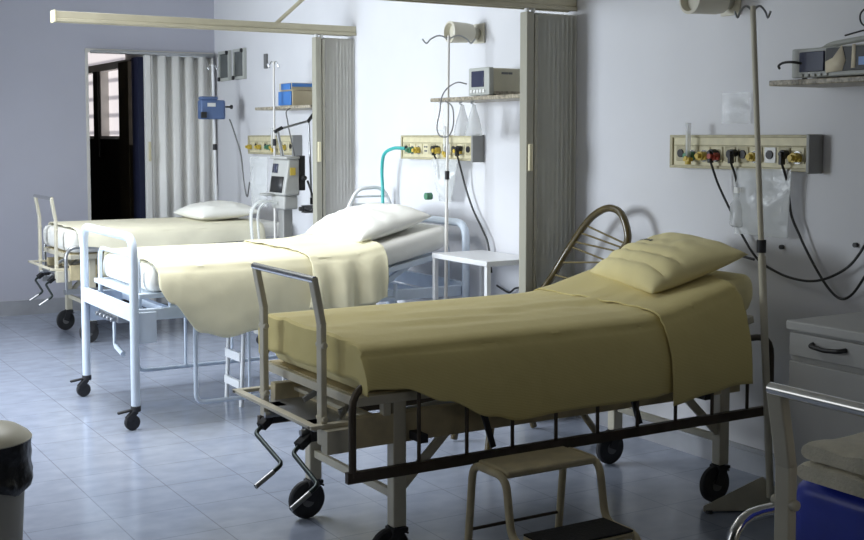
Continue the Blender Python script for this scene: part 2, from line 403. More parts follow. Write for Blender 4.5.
def bed_cranked(loc, label, railm='rail', raise_=1.):
    """cream bed, local frame: x along the bed (head at +), y across"""
    ox, oy = loc[0]+1.2, loc[1]
    def W(p): return (p[0]+1.2+loc[0], p[1]+loc[1], p[2]) if len(p) == 3 else p
    class B(MB):                      # coordinates: x as in the nearest bed's place, y from the bed's middle
        def done(s): s.v = [(x+ox, y+oy, z) for x, y, z in s.v]; return s
    t = thing('hospital_bed', label, 'bed', (loc[0],loc[1],0), 'cream crank beds')
    b = B()
    for s in (-1,1): b.box(-2.12,-.34,s*.335-.022,s*.335+.022,.45,.555)
    for x in (-2.0,-1.45,-.95,-.45): b.box(x-.02,x+.02,-.335,.335,.47,.53)
    obj('frame', b.done(), 'creamdk', t, bevel=.004)
    # deck under the mattress, head part raised
    b = B()
    for s in (-1,1): b.box(-2.13,-.95,s*.37-.018,s*.37+.018,.60,.632)
    for x in (-2.12,-1.7,-1.35,-1.0): b.box(x-.018,x+.018,-.37,.37,.60,.632)
    for s in (-1,1):
        for x in (-2.0,-1.05): b.box(x-.015,x+.015,s*.345-.015,s*.345+.015,.55,.605)
    obj('deck_frame', b.done(), 'cream', t, bevel=.003)
    b = B(); b.box(-2.12,-.92,-.36,.36,.628,.636)
    obj('deck_sheet', b.done(), 'creamdk', t)
    b = B()
    for s in (-1,1): b.bar((-.9,s*.37,.615),(-.30,s*.37,.615+.137*raise_),.034,.03)
    for k in range(4):
        f = k/3; b.bar((-.88+.57*f,-.37,.617+.13*f*raise_),(-.88+.57*f,.37,.617+.13*f*raise_),.03,.02)
    b.bar((-.62,-.2,.61+.06*raise_),(-.8,-.2,.53),.03,.012); b.bar((-.62,.2,.61+.06*raise_),(-.8,.2,.53),.03,.012)
    obj('backrest_frame', b.done(), 'cream', t, bevel=.003)
    for x, dr in ((-1.95,1),(-.425,-1)):
        for s in (-1,1):
            b = B(); b.box(x-.026,x+.026,s*.335-.024,s*.335+.024,.155,.60)
            lg = obj('leg', b.done(), 'cream', t, bevel=.005)
            caster(lg, x+ox, s*.335+oy, .03, .075, -1)
    for x in (-1.95,-.425):
        b = B(); b.bar((x,-.31,.26),(x,.31,.26),.02,.03)
        obj('stretcher', b.done(), 'cream', t, bevel=.003)
    for x, d in ((-1.95,1),(-.425,-1)):
        for s in (-1,1):
            b = B(); b.bar((x+d*.02,s*.335,.29),(x+d*.20,s*.335,.46),.014,.034)
            obj('brace', b.done(), 'cream', t, bevel=.002)
    # footboard
    for yy in (-.275,.215):
        b = B(); b.bar((-2.205,yy,.46),(-2.205,yy,.88),.038,.022,(1,0,0)); b.bar((-2.205,yy,.87),(-2.236,yy,1.03),.038,.022,(1,0,0))
        for z in (.55,.80): b.cyl((-2.205,yy-.03,z),(-2.205,yy+.03,z),.011,10)
        obj('footboard_post', b.done(), 'cream', t, bevel=.004)
    b = B(); b.cyl((-2.235,-.29,1.022),(-2.235,.23,1.022),.0125,14)
    obj('footboard_bar', b.done(), 'chrome', t)
    b = B()
    b.box(-2.262,-2.232,-.30,.39,.522,.534); b.box(-2.04,-2.0,-.30,.39,.52,.534)
    b.box(-2.262,-2.0,.362,.392,.521,.535); b.box(-2.262,-2.0,-.31,-.28,.521,.535)
    b.box(-2.22,-2.12,-.345,-.30,.44,.52)
    obj('foot_shelf', b.done(), 'cream', t, bevel=.002)
    b = B(); b.box(-2.2,-2.0,-.2,.28,.485,.50); b.cyl((-2.22,.18,.47),(-1.5,.1,.50),.012,10); b.cyl((-2.22,-.13,.47),(-1.2,-.05,.52),.012,10)
    b.bar((-2.1,.1,.53),(-1.95,.05,.62),.02,.02); b.bar((-2.08,-.15,.53),(-1.86,-.18,.61),.018,.018); b.bar((-2.14,-.25,.50),(-1.95,-.05,.60),.014,.014)
    obj('lifting_mechanism', b.done(), 'steel', t, bevel=.002)
    for dy, e in ((.20,1.), (-.13,.85)):
        b = B(); A = (-2.165,dy+.01,.468)
        b.tube(rounded([A,(-2.262,dy-.03,.412),(-2.262,dy-.03-.24*e,.352),(-2.375,dy-.06-.24*e,.296)], .02), .0085, 10)
        cr = obj('crank_handle', b.done(), 'crank', t)
        b = B(); b.bar((-2.15,dy+.012,.478),(-2.235,dy-.018,.428),.036,.03); b.box(-2.19,-2.13,dy-.03,dy+.05,.44,.50)
        obj('crank_joint', b.done(), 'rubber', cr, bevel=.003)
        b = B(); b.cyl((-2.30,dy-.042-.24*e,.333),(-2.375,dy-.06-.24*e,.296),.0092,10)
        obj('grip', b.done(), 'steel', cr)
    for s in (-1,1):
        m_ = B(); r = rail_mesh(s*.45, -2.18 if s < 0 else -2.11, -.265, .385, .69, 10); m_.v = r.v; m_.f = r.f
        ra = obj('side_rail', m_.done(), railm, t)
        for x in (-1.9,-.6):
            b = B(); b.box(x-.015,x+.015,min(s*.36,s*.44),max(s*.36,s*.44),.46,.49)
            obj('rail_bracket', b.done(), 'rubber', ra, bevel=.002)
        for x in (-1.62,-.95):
            b = B(); b.bar((x,s*.44,.41),(x-.05,s*.43,.58),.018,.02)
            obj('rail_stay', b.done(), 'rubber', ra, bevel=.002)
    return t

B1 = (-1.2, 3.9); B3 = (-.903, 9.05); B4 = (-1.2, 1.375)
bed_cranked(B1, 'nearest cream hospital bed with dark side rails and foot cranks')
b3 = bed_cranked(B3, 'farthest cream hospital bed by the far wall with raised foot handle','steel',0.); b3.scale = (.92,1,1.03)
bed_cranked(B4, 'cream bed end with chrome bar at the right edge holding the blue mattress','chrome')

# pale blue bed in the middle
BY = 6.45
t = thing('hospital_bed', 'pale blue tubular hospital bed in the middle of the row', 'bed', (-1.15,BY,0))
def hoop(x, hw, z0, z1, r, rr=.10): return MB().tube(rounded([(x,BY-hw,z0),(x,BY-hw,z1),(x,BY+hw,z1),(x,BY+hw,z0)], rr, 8), r, 14)
for nm, x in (('footboard',-2.12),('headboard',-.12)):
    f = hoop(x, .465, .11, .985, .023)
    f.box(x-.012,x+.012,BY-.445,BY+.445,.555,.635)
    fb = obj(nm, f, 'blue_white', t)
    sg = 1 if x < -1 else -1
    obj('inner_hoop', MB().tube(rounded([(x+sg*.06,BY-.36,.60),(x+sg*.06,BY-.36,.87),(x+sg*.06,BY+.36,.87),(x+sg*.06,BY+.36,.60)], .07), .012, 10), 'blue_white', fb)
    for s in (-1,1):
        yy = BY+s*.465
        k = MB().cyl((x,yy,.095),(x,yy,.125),.026,14).bar((x,yy,.10),(x-.045,yy,.055),.036,.03).bar((x-.02,yy,.105),(x-.095,yy,.095),.022,.012)
        obj('caster_fork', k, 'rubber', fb, bevel=.004)
        obj('caster_wheel', MB().lathe((x-.02,yy,.041), [(.012,-.014),(.034,-.014),(.04,-.008),(.04,.008),(.034,.014),(.012,.014)], 'y', 22), 'rubber', fb)
f = MB()
for s in (-1,1):
    f.box(-2.13,-.14,BY+s*.43-.018,BY+s*.43+.018,.555,.615)
    f.box(-2.10,-2.0,BY+s*.452-.006,BY+s*.452+.006,.44,.60)
for x in (-1.9,-1.3,-.8,-.35): f.box(x-.02,x+.02,BY-.43,BY+.43,.56,.60)
obj('frame', f, 'blue_white', t, bevel=.004)
f = MB().box(-2.08,-.88,BY-.42,BY+.42,.665,.69)
for s in (-1,1):
    for x in (-1.9,-1.1): f.box(x-.015,x+.015,BY+s*.40-.015,BY+s*.40+.015,.61,.67)
obj('deck', f, 'blue_white', t, bevel=.003)
f = MB()
for s in (-1,1): f.bar((-.87,BY+s*.40,.675),(-.20,BY+s*.40,.80+.012),.035,.03)
f.bar((-.54,BY,.727),(-.20,BY,.79),.80,.012)
f.bar((-.45,BY-.36,.745),(-.70,BY-.36,.60),.025,.03); f.bar((-.45,BY+.36,.745),(-.70,BY+.36,.60),.025,.03)
obj('backrest_frame', f, 'blue_white', t, bevel=.003)
f = MB().tube(rounded([(-1.9,BY+.10,.54),(-2.06,BY+.10,.53),(-2.06,BY+.10,.35),(-2.06,BY-.04,.325)], .015), .009, 10).cyl((-2.06,BY+.07,.345),(-2.06,BY-.06,.322),.014)
ch = obj('crank_handle', f, 'blue_white', t)
f = MB().box(-2.11,-1.98,BY-.14,BY+.22,.505,.555)
for k in range(5): f.cyl((-2.14,BY-.1+k*.07,.52),(-1.9,BY-.1+k*.07,.535),.012,10)
obj('crank_gear', f, 'steel', t, bevel=.003)
for s in (-1,1):
    y = BY+s*.50; x0, x1 = -1.81, -.62; zt = .70 if s > 0 else .66
    f = MB().tube(rounded([(x0,y,zt),(x0,y,.11),(x1,y,.11),(x1,y,zt)], .05), .012, 10)
    for k in (1,2,3): f.cyl((x0+(x1-x0)*k/4,y,.11),(x0+(x1-x0)*k/4,y,zt-.08),.009,8)
    f.cyl((x0,y,zt-.08),(x1,y,zt-.08),.011,10)
    sr = obj('side_rail', f, 'blue_white', t)
    for x in (-1.62,-.8):
        obj('rail_bracket', MB().box(x-.015,x+.015,min(BY+s*.44,y),max(BY+s*.44,y),.575,.605), 'steel', sr)

# ------------------------------------------------------------------ bedding
def zcurve(x, xb, flat, slope):
    d = x-xb
    if d < -.12: return flat
    if d > .12: return flat+slope*d
    return flat + slope*(d+.12)**2/.48
def mattress(x0, x1, y0, y1, zb, th, xb, slope, m, label, group, rd=.045):
    mb = MB(); P = []; yc = (y0+y1)/2; hw = (y1-y0)/2
    xs = [x0, x0+.006, x0+.02, x0+.045, x0+.07] + [x0+.07+(x1-x0-.14)*i/26 for i in range(1,27)] + [x1-.045, x1-.02, x1-.006, x1]
    for x in xs:
        e = min(x-x0, x1-x); k = 0 if e >= rd else rd*(1-math.sqrt(max(0, 1-(1-e/rd)**2)))
        z0 = zcurve(x, xb, zb, slope); w, h = hw-k, th/2-k*.9; r = min(rd, h*.95); row = []
        for cyy, czz, a0 in ((w-r,h-r,0),(-(w-r),h-r,90),(-(w-r),-(h-r),180),(w-r,-(h-r),270)):
            for q in range(6):
                a = math.radians(a0+18*q); row.append((x, yc+cyy+r*math.cos(a), z0+th/2+czz+r*math.sin(a)))
        for i in range(len(row)):
            xx, yy, zz = row[i]; row[i] = (xx, yy+.006*fbm(xx*5,zz*9,yy*3), zz+.004*fbm(xx*6,yy*6))
        P.append(row)
    mb.grid(P, True)
    return single('mattress', mb, m, label, 'mattress', ((x0+x1)/2,yc,zb), group)

def drape(name, x0, x1, y0, y1, ztop, dn, df, m, nx=90, e=.02, flare=.03, fold=.012, fk=22, wr=.004, seed=0, xskew=None, solid=.004,
          parent=None, label=None, cat='sheet', group=None, foot=None):
    """cloth over a mattress: far fall, top, near fall (near is low y)"""
    P = []
    for i in range(nx+1):
        f = i/nx; row = []
        for part, n in (('fd',8),('ft',4),('top',22),('nt',5),('nd',22)):
            for k in range(n):
                q = k/n if part != 'nd' else k/(n-1)
                # nominal y used for skewed ends
                if part == 'fd': s = 0.
                elif part == 'ft': s = .05*q
                elif part == 'top': s = .05+.9*q
                elif part == 'nt': s = .95+.05*q
                else: s = 1.
                drop_q = (1-q) if part == 'fd' else (q if part == 'nd' else 0)
                xa, xb_ = x0, x1
                if xskew: xa, xb_ = xskew(s, drop_q)
                x = xa+(xb_-xa)*f
                z = ztop(x); r = .035
                wv = math.sin(fk*x+seed+1.5*math.sin(3.1*x+seed)) + .6*math.sin(fk*.43*x+2*seed)
                if part == 'fd':
                    d = df(x); y = y1+min(e,.02); zz = z-r-(max(d,.04)-r)*(1-q); g = (1-q)
                    y += min(flare,.03)*g+fold*g*wv
                elif part == 'nd':
                    d = dn(x); y = y0-e; zz = z-r-(max(d,.04)-r)*q
                    g = min(1, max(d-.05,0)/.2)*q**.7
                    y -= flare*(1-(1-g)**2) - fold*g*wv
                    y -= .004*fbm(x*7+seed,zz*7)
                elif part == 'ft':
                    a = PI/2*q; y = y1+min(e,.02)-(r+min(e,.02))*(1-math.cos(a)); zz = z-r+r*math.sin(a)
                elif part == 'nt':
                    a = PI/2*q; y = y0+r-(r+e)*math.sin(a); zz = z-r+r*math.cos(a)
                else:
                    y = y1-r+(y0-y1+2*r)*q; zz = z
                    edge = min(q, 1-q)*4; 
                    zz += max(0, wr*(1.1*fbm(x*4+seed,y*7,seed)+1.3*fbm(x*1.7+seed,y*11,seed))*min(1,edge)+wr)
                if foot is not None and x < foot:
                    dd = foot-x; zz = max(zz-max(0, dd-.03), min(zz, .66)); x = foot-min(dd,.03)-.004
                row.append((x+.004*fbm(y*9,zz*9,seed), y, zz))
        P.append(row)
    mb = MB().grid(P)
    if parent is not None: return obj(name, mb, m, parent, solid=solid)
    return single(name, mb, m, label, cat, ((x0+x1)/2,(y0+y1)/2,.6), group, solid=solid)

def interp(pts):
    def g(x):
        if x <= pts[0][0]: return pts[0][1]
        for (a, b), (c, d) in zip(pts, pts[1:]):
            if x <= c:
                u = (x-a)/(c-a); u = u*u*(3-2*u); return b+(d-b)*u
        return pts[-1][1]
    return g

def pillow(cx, cy, cz, lx, ly, th, pitch, roll, yaw, m, label, seed=0, bend=0., mark=False, crease=0.):
    mb = MB(); P = []; n = 40; mm = 40
    Rm = Matrix.Rotation(yaw,3,'Z') @ Matrix.Rotation(pitch,3,'Y') @ Matrix.Rotation(roll,3,'X')
    def pt(u, v, sg):
        # pillow outline: slightly concave sides, pinched corners
        a, b = abs(u), abs(v)
        h = ((1-a**2.6)*(1-b**2.6))**.52 if a < 1 and b < 1 else 0
        pin = 1-.06*(1-a*a)*(b**4)
        pin2 = 1-.06*(1-b*b)*(a**4)
        x, y = u*lx/2*pin2, v*ly/2*pin
        wr = .010*fbm(u*2.5+seed,v*2.5,sg)*h + .006*math.sin(9*u+4*v+seed)*h*(1-h)
        if crease: wr += crease*math.exp(-((u+.45)/.45)**2)*(abs(math.sin(10*u+2.6*v*(u+.2)+1.4*v))**.6-.6)*min(1,h*1.6)
        z = sg*(th/2*h) + wr + bend*(u*u)
        if sg < 0: z = -th*.30*h + bend*(u*u)
        p = Rm @ V((x,y,z)); return (cx+p.x, cy+p.y, cz+p.z)
    top = [[pt(-1+2*i/n,-1+2*j/mm,1) for j in range(mm+1)] for i in range(n+1)]
    bot = [[pt(-1+2*i/n,-1+2*j/mm,-1) for j in range(mm+1)] for i in range(n+1)]
    mb.grid(top); mb.grid([r[::-1] for r in bot])
    o = single('pillow', mb, m, label, 'pillow', (cx,cy,cz-.05))
    bm = bmesh.new(); bm.from_mesh(o.data); bmesh.ops.remove_doubles(bm, verts=bm.verts, dist=.0015)
    bmesh.ops.recalc_face_normals(bm, faces=bm.faces); bm.to_mesh(o.data); bm.free()
    for p in o.data.polygons: p.use_smooth = True
    if mark:
        mk = MB()
        for k, (a, wd) in enumerate(((-.08,.03),(-.03,.012),(.0,.025),(.045,.02),(.08,.012))):
            u0, v0 = .06, .45+a*2.2
            q = [pt(u0-.035,v0,1),pt(u0+.03,v0,1),pt(u0+.03,v0+wd*2.4,1),pt(u0-.035,v0+wd*2.4,1)]
            nn = Rm @ V((0,0,.0025)); q = [V(p)+nn for p in q]; mk.add(q,[(0,1,2,3)])
        obj('stamped_mark', mk, 'black', o, solid=.0006)
    return o

# nearest bed
z1 = lambda x: zcurve(x,-.88,.803,.255)
mattress(-2.13,-.29,3.50,4.25,.640,.160,-.88,.255,'mat1','cream covered mattress on the nearest bed',None,.055)
dn1 = interp([(-2.15,.135),(-2.02,.145),(-1.86,.20),(-1.69,.27),(-1.57,.30),(-1.30,.292),(-.9,.29),(-.72,.30)])
sh1 = drape('bed_sheet', -2.10,-.62,3.50,4.25, lambda x: z1(x)+.012, dn1, interp([(-2.2,.045),(-1.9,.13)]), 'sheet1', nx=120, e=.05, flare=.07, fold=.007, fk=13, wr=.007, seed=1.,
      label='yellow pinstriped sheet draped over the nearest bed and its near rail',
      xskew=lambda s,d: (-2.275+.03*max(0,s-.9)/.1, -.60), foot=-2.112)
def skf(s, d): return (-.875, -.45-.03*s+.01*d)
drape('folded_edge', -.9,-.36,3.50,4.25, lambda x: z1(x)+.022, interp([(-.80,.345),(-.6,.37),(-.36,.42)]), lambda x: .16, 'sheet1', nx=40, e=.066, flare=.075, fold=.006, fk=16, wr=.004, seed=4., xskew=skf, parent=sh1)
pillow(-.495,3.84,.962,.45,.63,.18,-.33,0.03,-.27,'pillow1','yellow pillow with dark stamped mark on the nearest bed',2.,mark=True,crease=.02)
# middle bed
z2 = lambda x: zcurve(x,-.86,.835,.235)
mattress(-2.035,-.21,BY-.43,BY+.43,.692,.140,-.86,.235,'mat2','white covered mattress on the pale blue middle bed','pale mattresses',.05)
dn2 = interp([(-2.06,.05),(-1.95,.20),(-1.80,.36),(-1.66,.395),(-1.50,.37),(-1.2,.36),(-.62,.35)])
sh2 = drape('bed_sheet', -2.02,-.75,BY-.43,BY+.43, lambda x: z2(x)+.012, dn2, lambda x: .16, 'sheet2', nx=110, e=.06, flare=.075, fold=.010, fk=14, wr=.006, seed=2.,
      label='ivory sheet hanging low over the side of the middle bed', xskew=lambda s,d: (-2.01, -.78))
drape('folded_edge', -1.22,-.64,BY-.43,BY+.43, lambda x: z2(x)+.024, interp([(-1.2,.29),(-.95,.30),(-.64,.29)]), lambda x: .14, 'sheet2', nx=110, e=.085, flare=.085, fold=.03, fk=40, wr=.006, seed=5.,
      xskew=lambda s,d: (-1.16-.03*d, -.70-.015*d), parent=sh2)
pillow(-.55,6.42,.968,.50,.74,.21,-.26,0,0,'pillow2','large white pillow on the middle bed',5.,crease=.012)
# farthest bed
z3 = lambda x: zcurve(x,-.40,.803,.06)
mattress(-1.77,-.06,8.65,9.45,.662,.158,-.3,.02,'mat2','white covered mattress on the farthest bed','pale mattresses')
drape('bed_sheet', -1.72,-.30,8.65,9.45, lambda x: .823+.012, interp([(-1.85,.06),(-1.7,.12),(-1.4,.15),(-.3,.13)]), lambda x: .12, 'sheet3', nx=60, e=.062, flare=.04, fold=.006, fk=16, seed=3.,
      label='pale ivory sheet on the farthest bed by the far wall')
pillow(-.50,9.08,.895,.48,.70,.17,-.06,0,0,'pillow2','flat white pillow on the farthest bed',8.)
# blue mattress and towels on the bed at the right edge
mattress(-2.055,-.29,.98,1.715,.640,.160,-.88,.255,'bluevinyl','blue vinyl mattress with towels at the right edge',None,.03)
def towel(z0, x0, x1, y0, y1, th, label, seed):
    P = []; n = 30; xs = [x0+(x1-x0)*i/n for i in range(n+1)]
    prof = []
    for k in range(13): a = PI/2+PI*k/12; prof.append((1, math.cos(a), math.sin(a)))
    for x in xs:
        e = min(x-x0, x1-x); k_ = min(1, e/.03); sc = .70+.30*math.sqrt(max(0,1-(1-k_)**2)); row = []
        for sidey, yb in ((1,y1),(-1,y0)):
            for q in range(13):
                a = -PI/2+PI*q/12 if sidey == 1 else PI/2+PI*q/12
                yy = yb-sidey*th/2 + math.cos(a)*th/2; zz = z0+th/2+math.sin(a)*th/2*sc
                row.append((x, yy+.008*fbm(x*9+seed,zz*8), zz+.006*(fbm(x*11+seed,yy*11)+.4)*max(0,math.sin(a))))
            if sidey == 1:
                for q in range(1,10): 
                    f = q/10; yy = y1-th/2+(y0-y1+th)*f; row.append((x,yy,z0+th/2+th/2*sc+.008*(fbm(x*11+seed,yy*11)+.5)))
        for q in range(1,10):
            f = q/10; yy = y0+th/2+(y1-y0-th)*f; row.append((x,yy,z0+th/2-th/2*sc))
        P.append(row)
    single('towel', MB().grid(P, True), 'towel', label, 'towel', ((x0+x1)/2,(y0+y1)/2,z0), 'folded towels on the blue mattress')
towel(.803,-2.08,-1.70,1.20,1.675,.038,'thick cream towel at the bottom of the folded pair',1.)
towel(.846,-2.075,-1.72,1.21,1.67,.036,'cream towel lying on top of the folded pair',4.)

# ------------------------------------------------------------------ step stools
def rounded_slab(mb, x0, x1, y0, y1, z0, z1): return mb.box(x0,x1,y0,y1,z0,z1)
t = thing('step_stool', 'cream two step stool with black lower tread by the nearest bed', 'stool', (-1.6,3.15,0))
sx0, sx1 = -1.757, -1.395
obj('upper_step', MB().box(sx0,sx1,3.17,3.35,.385,.41), 'creamdk', t, bevel=.008)
lo = obj('lower_step', MB().box(sx0+.03,sx1-.0,2.965,3.13,.185,.205), 'creamdk', t, bevel=.006)
obj('tread_mat', MB().box(sx0+.03,sx1-.0,2.97,3.125,.206,.213), 'tread', lo, bevel=.002)
for x in (sx0-.012, sx1+.012):
    obj('side_frame', MB().tube(rounded([(x,3.40,.012),(x,3.36,.395),(x,3.165,.395),(x,3.13,.195),(x,2.96,.195),(x,2.93,.012)], .05), .0135, 12), 'creamdk', t)
obj('stretcher', MB().cyl((sx0-.012,3.385,.16),(sx1+.012,3.385,.16),.006,8), 'rail', t)
f = MB()
for x in (sx0-.012, sx1+.012):
    for y in (3.40,2.93): f.cyl((x,y,.0),(x,y,.03),.018,12)
obj('rubber_feet', f, 'rubber', t)
t = thing('step_stool', 'white step stool standing under the middle bed', 'stool', (-1.38,6.3,0))
for y in (6.2,6.42):
    f = MB().tube(rounded([(-1.46,y,.0),(-1.44,y,.45),(-1.12,y,.45),(-1.10,y,.0)], .04), .012, 10)
    obj('side_frame', f, 'whitemetal', t)
obj('upper_step', MB().box(-1.44,-1.12,6.19,6.43,.463,.48), 'whitemetal', t, bevel=.004)
obj('rungs', MB().box(-1.468,-1.448,6.2,6.42,.25,.30).box(-1.474,-1.454,6.2,6.42,.10,.145), 'whitemetal', t, bevel=.003)

# ------------------------------------------------------------------ IV stands
def iv_stand(base, top, label, hook=.10, feet=.2, r=.011, m='cream', tri=False, clamp=None):
    t = thing('iv_stand', label, 'stand', (base[0],base[1],0), 'drip stands')
    b, tp = V((base[0],base[1],.06)), V(top)
    low = b+(tp-b)*.5
    obj('pole', MB().tube([b,low],r*1.35,12).tube([low,tp],r,12), m, t)
    k = MB()
    for s in (-1,1):
        k.tube([tp+V((0,0,-.02)),tp+V((s*hook*.4,s*-.3*hook,0)),tp+V((s*hook*.8,s*-.5*hook,-.02)),tp+V((s*hook,s*-.6*hook,-.045)),tp+V((s*hook*1.2,s*-.7*hook,-.02))], .0045, 8, 4)
    obj('hooks', k, 'steel', t)
    cl = MB().cyl(b+(tp-b)*(clamp or .5)-V((0,0,.025)),b+(tp-b)*(clamp or .5)+V((0,0,.025)),r*1.7,12)
    obj('clamp', cl, 'rubber', t)
    if tri:
        x, y = base[0], base[1]
        q = [(-.245,.125),(.06,-.03),(.19,.13)]
        vs = [(x+a,y+c,.006) for a, c in q]+[(x+a,y+c,.03) for a, c in q]+[(x,y+.045,.135),(x+.02,y+.02,.16)]
        f = MB().add(vs, [(0,1,2),(0,3,4,1),(1,4,5,2),(2,5,3,0),(3,6,4),(4,6,5),(5,6,3)])
        bs = obj('base', f, 'cream', t, bevel=.004)
        for a, c in ((-.22,.115),(.05,-.02),(.17,.12)): obj('rubber_foot', MB().cyl((x+a,y+c,0),(x+a,y+c,.012),.014), 'rubber', bs)
    else:
        f = MB()
        for a in range(4):
            an = a*PI/2+.5; f.tube([b,(b.x+feet*math.cos(an),b.y+feet*math.sin(an),.02)], .010, 8)
        f.cyl(b-V((0,0,.03)),b+V((0,0,.04)),.02,12)
        obj('base', f, m, t)
    return t
iv_stand((-.36,3.35),(-.477,3.38,2.0),'cream drip stand with triangular plate base beside the nearest bed',.05,tri=True,clamp=.52)
iv_stand((-.275,5.97),(-.25,5.97,2.08),'slim drip stand at the head of the middle bed',.11,.13,.008,'pale',clamp=.6)
pst = iv_stand((-.235,9.72),(-.27,9.72,2.10),'white drip stand carrying the blue pump near the far wall',.03,.17,.011,'whitemetal',clamp=.66)
iv_stand((-.335,8.29),(-.335,8.29,2.05),'thin drip stand behind the ventilator',.03,.12,.008,'pale',clamp=.7)
# infusion pump
t = thing('infusion_pump', 'blue grey infusion pump clamped to the far drip stand', 'pump', (-.335,9.64,1.63))
obj('body', MB().prism([(-.455,9.60),(-.25,9.60),(-.225,9.64),(-.25,9.69),(-.455,9.69)],1.64,1.80).prism([(-.45,9.605),(-.30,9.605),(-.30,9.685),(-.45,9.685)],1.80,1.83), 'bluegrey', t, bevel=.012)
obj('display', MB().box(-.40,-.33,9.592,9.599,1.745,1.775), 'white', t)
obj('door_latch', MB().box(-.46,-.41,9.585,9.60,1.65,1.70), 'black', t, bevel=.004)
obj('knob', MB().cyl((-.225,9.64,1.745),(-.18,9.64,1.745),.008).cyl((-.18,9.64,1.745),(-.165,9.64,1.745),.018), 'black', t)

t.location.x += .035
# ------------------------------------------------------------------ supply panels, shelves, lamps, monitors
def panel(y0, y1, label, kinds):
    t = thing('supply_panel', label, 'wall panel', (0,(y0+y1)/2,1.42), 'medical supply panels')
    L = y1-y0; gy = y0+.02
    obj('casing', MB().box(-.06,-.001,gy,y1,1.352,1.505), 'panel', t, bevel=.004)
    tr = MB().box(-.068,-.06,gy,y1,1.352,1.366).box(-.068,-.06,gy,y1,1.493,1.505).box(-.068,-.06,y1-.02,y1,1.366,1.493).box(-.066,-.06,gy,y1-.02,1.455,1.459)
    obj('trim_frame', tr, 'paneltrim', t, bevel=.002)
    obj('end_box', MB().box(-.085,-.001,y0,gy-.002,1.345,1.507), 'panelgrey', t, bevel=.004)
    n = len(kinds)
    for i, k in enumerate(kinds):
        y = y1-.075-(L-.15)*i/(n-1)
        pl = obj('outlet', MB().box(-.066,-.0605,y-.032,y+.032,1.385,1.452), 'white' if k == 'w' else 'paneltrim' if k == 'k' else 'panel', t, bevel=.003)
        if k in 'kw':
            obj('socket', MB().cyl((-.072,y,1.42),(-.066,y,1.42),.019,16), 'black', pl)
        elif k == 'n':
            obj('socket', MB().cyl((-.069,y-.012,1.432),(-.066,y-.012,1.432),.007,10).cyl((-.069,y+.012,1.432),(-.066,y+.012,1.432),.007,10).box(-.069,-.066,y-.015,y+.015,1.40,1.412), 'hub', pl)
        else:
            m_ = {'g':'green','y':'yellow','r':'red'}[k]
            obj('valve', MB().cyl((-.10,y,1.41),(-.066,y,1.41),.020,16).cyl((-.118,y,1.41),(-.10,y,1.41),.012,12).cyl((-.085,y-.03,1.40),(-.085,y+.03,1.40),.008,8), m_, pl)
            obj('valve_ring', MB().cyl((-.072,y,1.41),(-.066,y,1.41),.027,18), 'chrome', pl)
    return t
panel(3.435,4.29,'cream medical supply panel above the nearest bed','kgyrkkywky')
panel(5.97,6.86,'cream medical supply panel above the middle bed','kgynkywkyk')
panel(8.52,9.46,'cream medical supply panel behind the ventilator','ykykgykyk')
def flowmeter(y, label):
    t = thing('flowmeter', label, 'flowmeter', (-.10,y,1.37), 'oxygen flowmeters')
    obj('tube', MB().cyl((-.105,y,1.40),(-.105,y,1.56),.0125,14), 'milky', t)
    obj('connector', MB().cyl((-.105,y,1.37),(-.105,y,1.40),.014).cyl((-.105,y,1.40),(-.123,y,1.40),.009).box(-.118,-.092,y-.018,y+.018,1.385,1.402), 'yellow', t)
flowmeter(4.125,'clear flowmeter tube on the panel above the nearest bed')
flowmeter(6.245,'clear flowmeter tube on the panel above the middle bed')
flowmeter(8.86,'clear flowmeter tube on the panel behind the ventilator')
def shelf(y0, y1, label):
    t = thing('wall_shelf', label, 'shelf', (-.15,(y0+y1)/2,1.69), 'stone wall shelves')
    obj('slab', MB().box(-.31,-.001,y0,y1,1.698,1.720), 'granite', t, bevel=.004)
shelf(2.45,3.45,'speckled stone shelf holding the monitor at the upper right')
shelf(5.12,6.08,'speckled stone shelf holding the beige monitor above the middle bed')
shelf(7.72,8.72,'narrow stone shelf above the ventilator')
def wall_lamp(y, z, L, r, label):
    t = thing('wall_lamp', label, 'lamp', (0,y,z), 'cylinder wall lamps')
    obj('wall_plate', MB().box(-.014,-.001,y-.058,y+.058,z-.058,z+.058), 'lamp', t, bevel=.003)
    obj('neck', MB().lathe((0,y,z), [(.03,-.014),(.036,-.045),(.042,-.06)], 'x', 20), 'post', t)
    obj('lamp_shade', MB().lathe((0,y,z), [(.038,-.055),(.052,-.065),(r,-.10),(r+.004,-L+.02),(r+.006,-L),(r-.006,-L-.004),(r-.012,-L+.03)], 'x', 28), 'lamp', t)
wall_lamp(6.02,2.105,.215,.058,'ivory cylinder wall lamp above the middle drip stand')
wall_lamp(3.97,2.095,.255,.058,'ivory cylinder wall lamp cut by the top edge near the right')
# monitors
def monitor(x0, x1, y0, y1, z0, z1, label, name='patient_monitor'):
    t = thing(name, label, 'monitor', ((x0+x1)/2,(y0+y1)/2,z0))
    obj('case', MB().box(x0+.03,x1,y0,y1,z0+.008,z1), 'beige', t, bevel=.006)
    fr = obj('front_face', MB().box(x0,x0+.032,y0-.004,y1+.004,z0+.004,z1+.004), 'greyframe', t, bevel=.006)
    obj('screen', MB().box(x0-.004,x0+.001,y0+.045,y1-.03,z0+.05,z1-.014), 'screen', fr, bevel=.003)
    k = MB()
    for i in range(5):
        y = y0+.045+i*(y1-y0-.075)/4; k.box(x0-.006,x0+.001,y-.011,y+.011,z0+.018,z0+.036)
    obj('buttons', k, 'white', fr, bevel=.002)
    f = MB()
    for y in (y0+.02,y1-.02):
        for x in (x0+.05,x1-.03): f.cyl((x,y,z0),(x,y,z0+.01),.01)
    obj('feet', f, 'rubber', t)
    return t
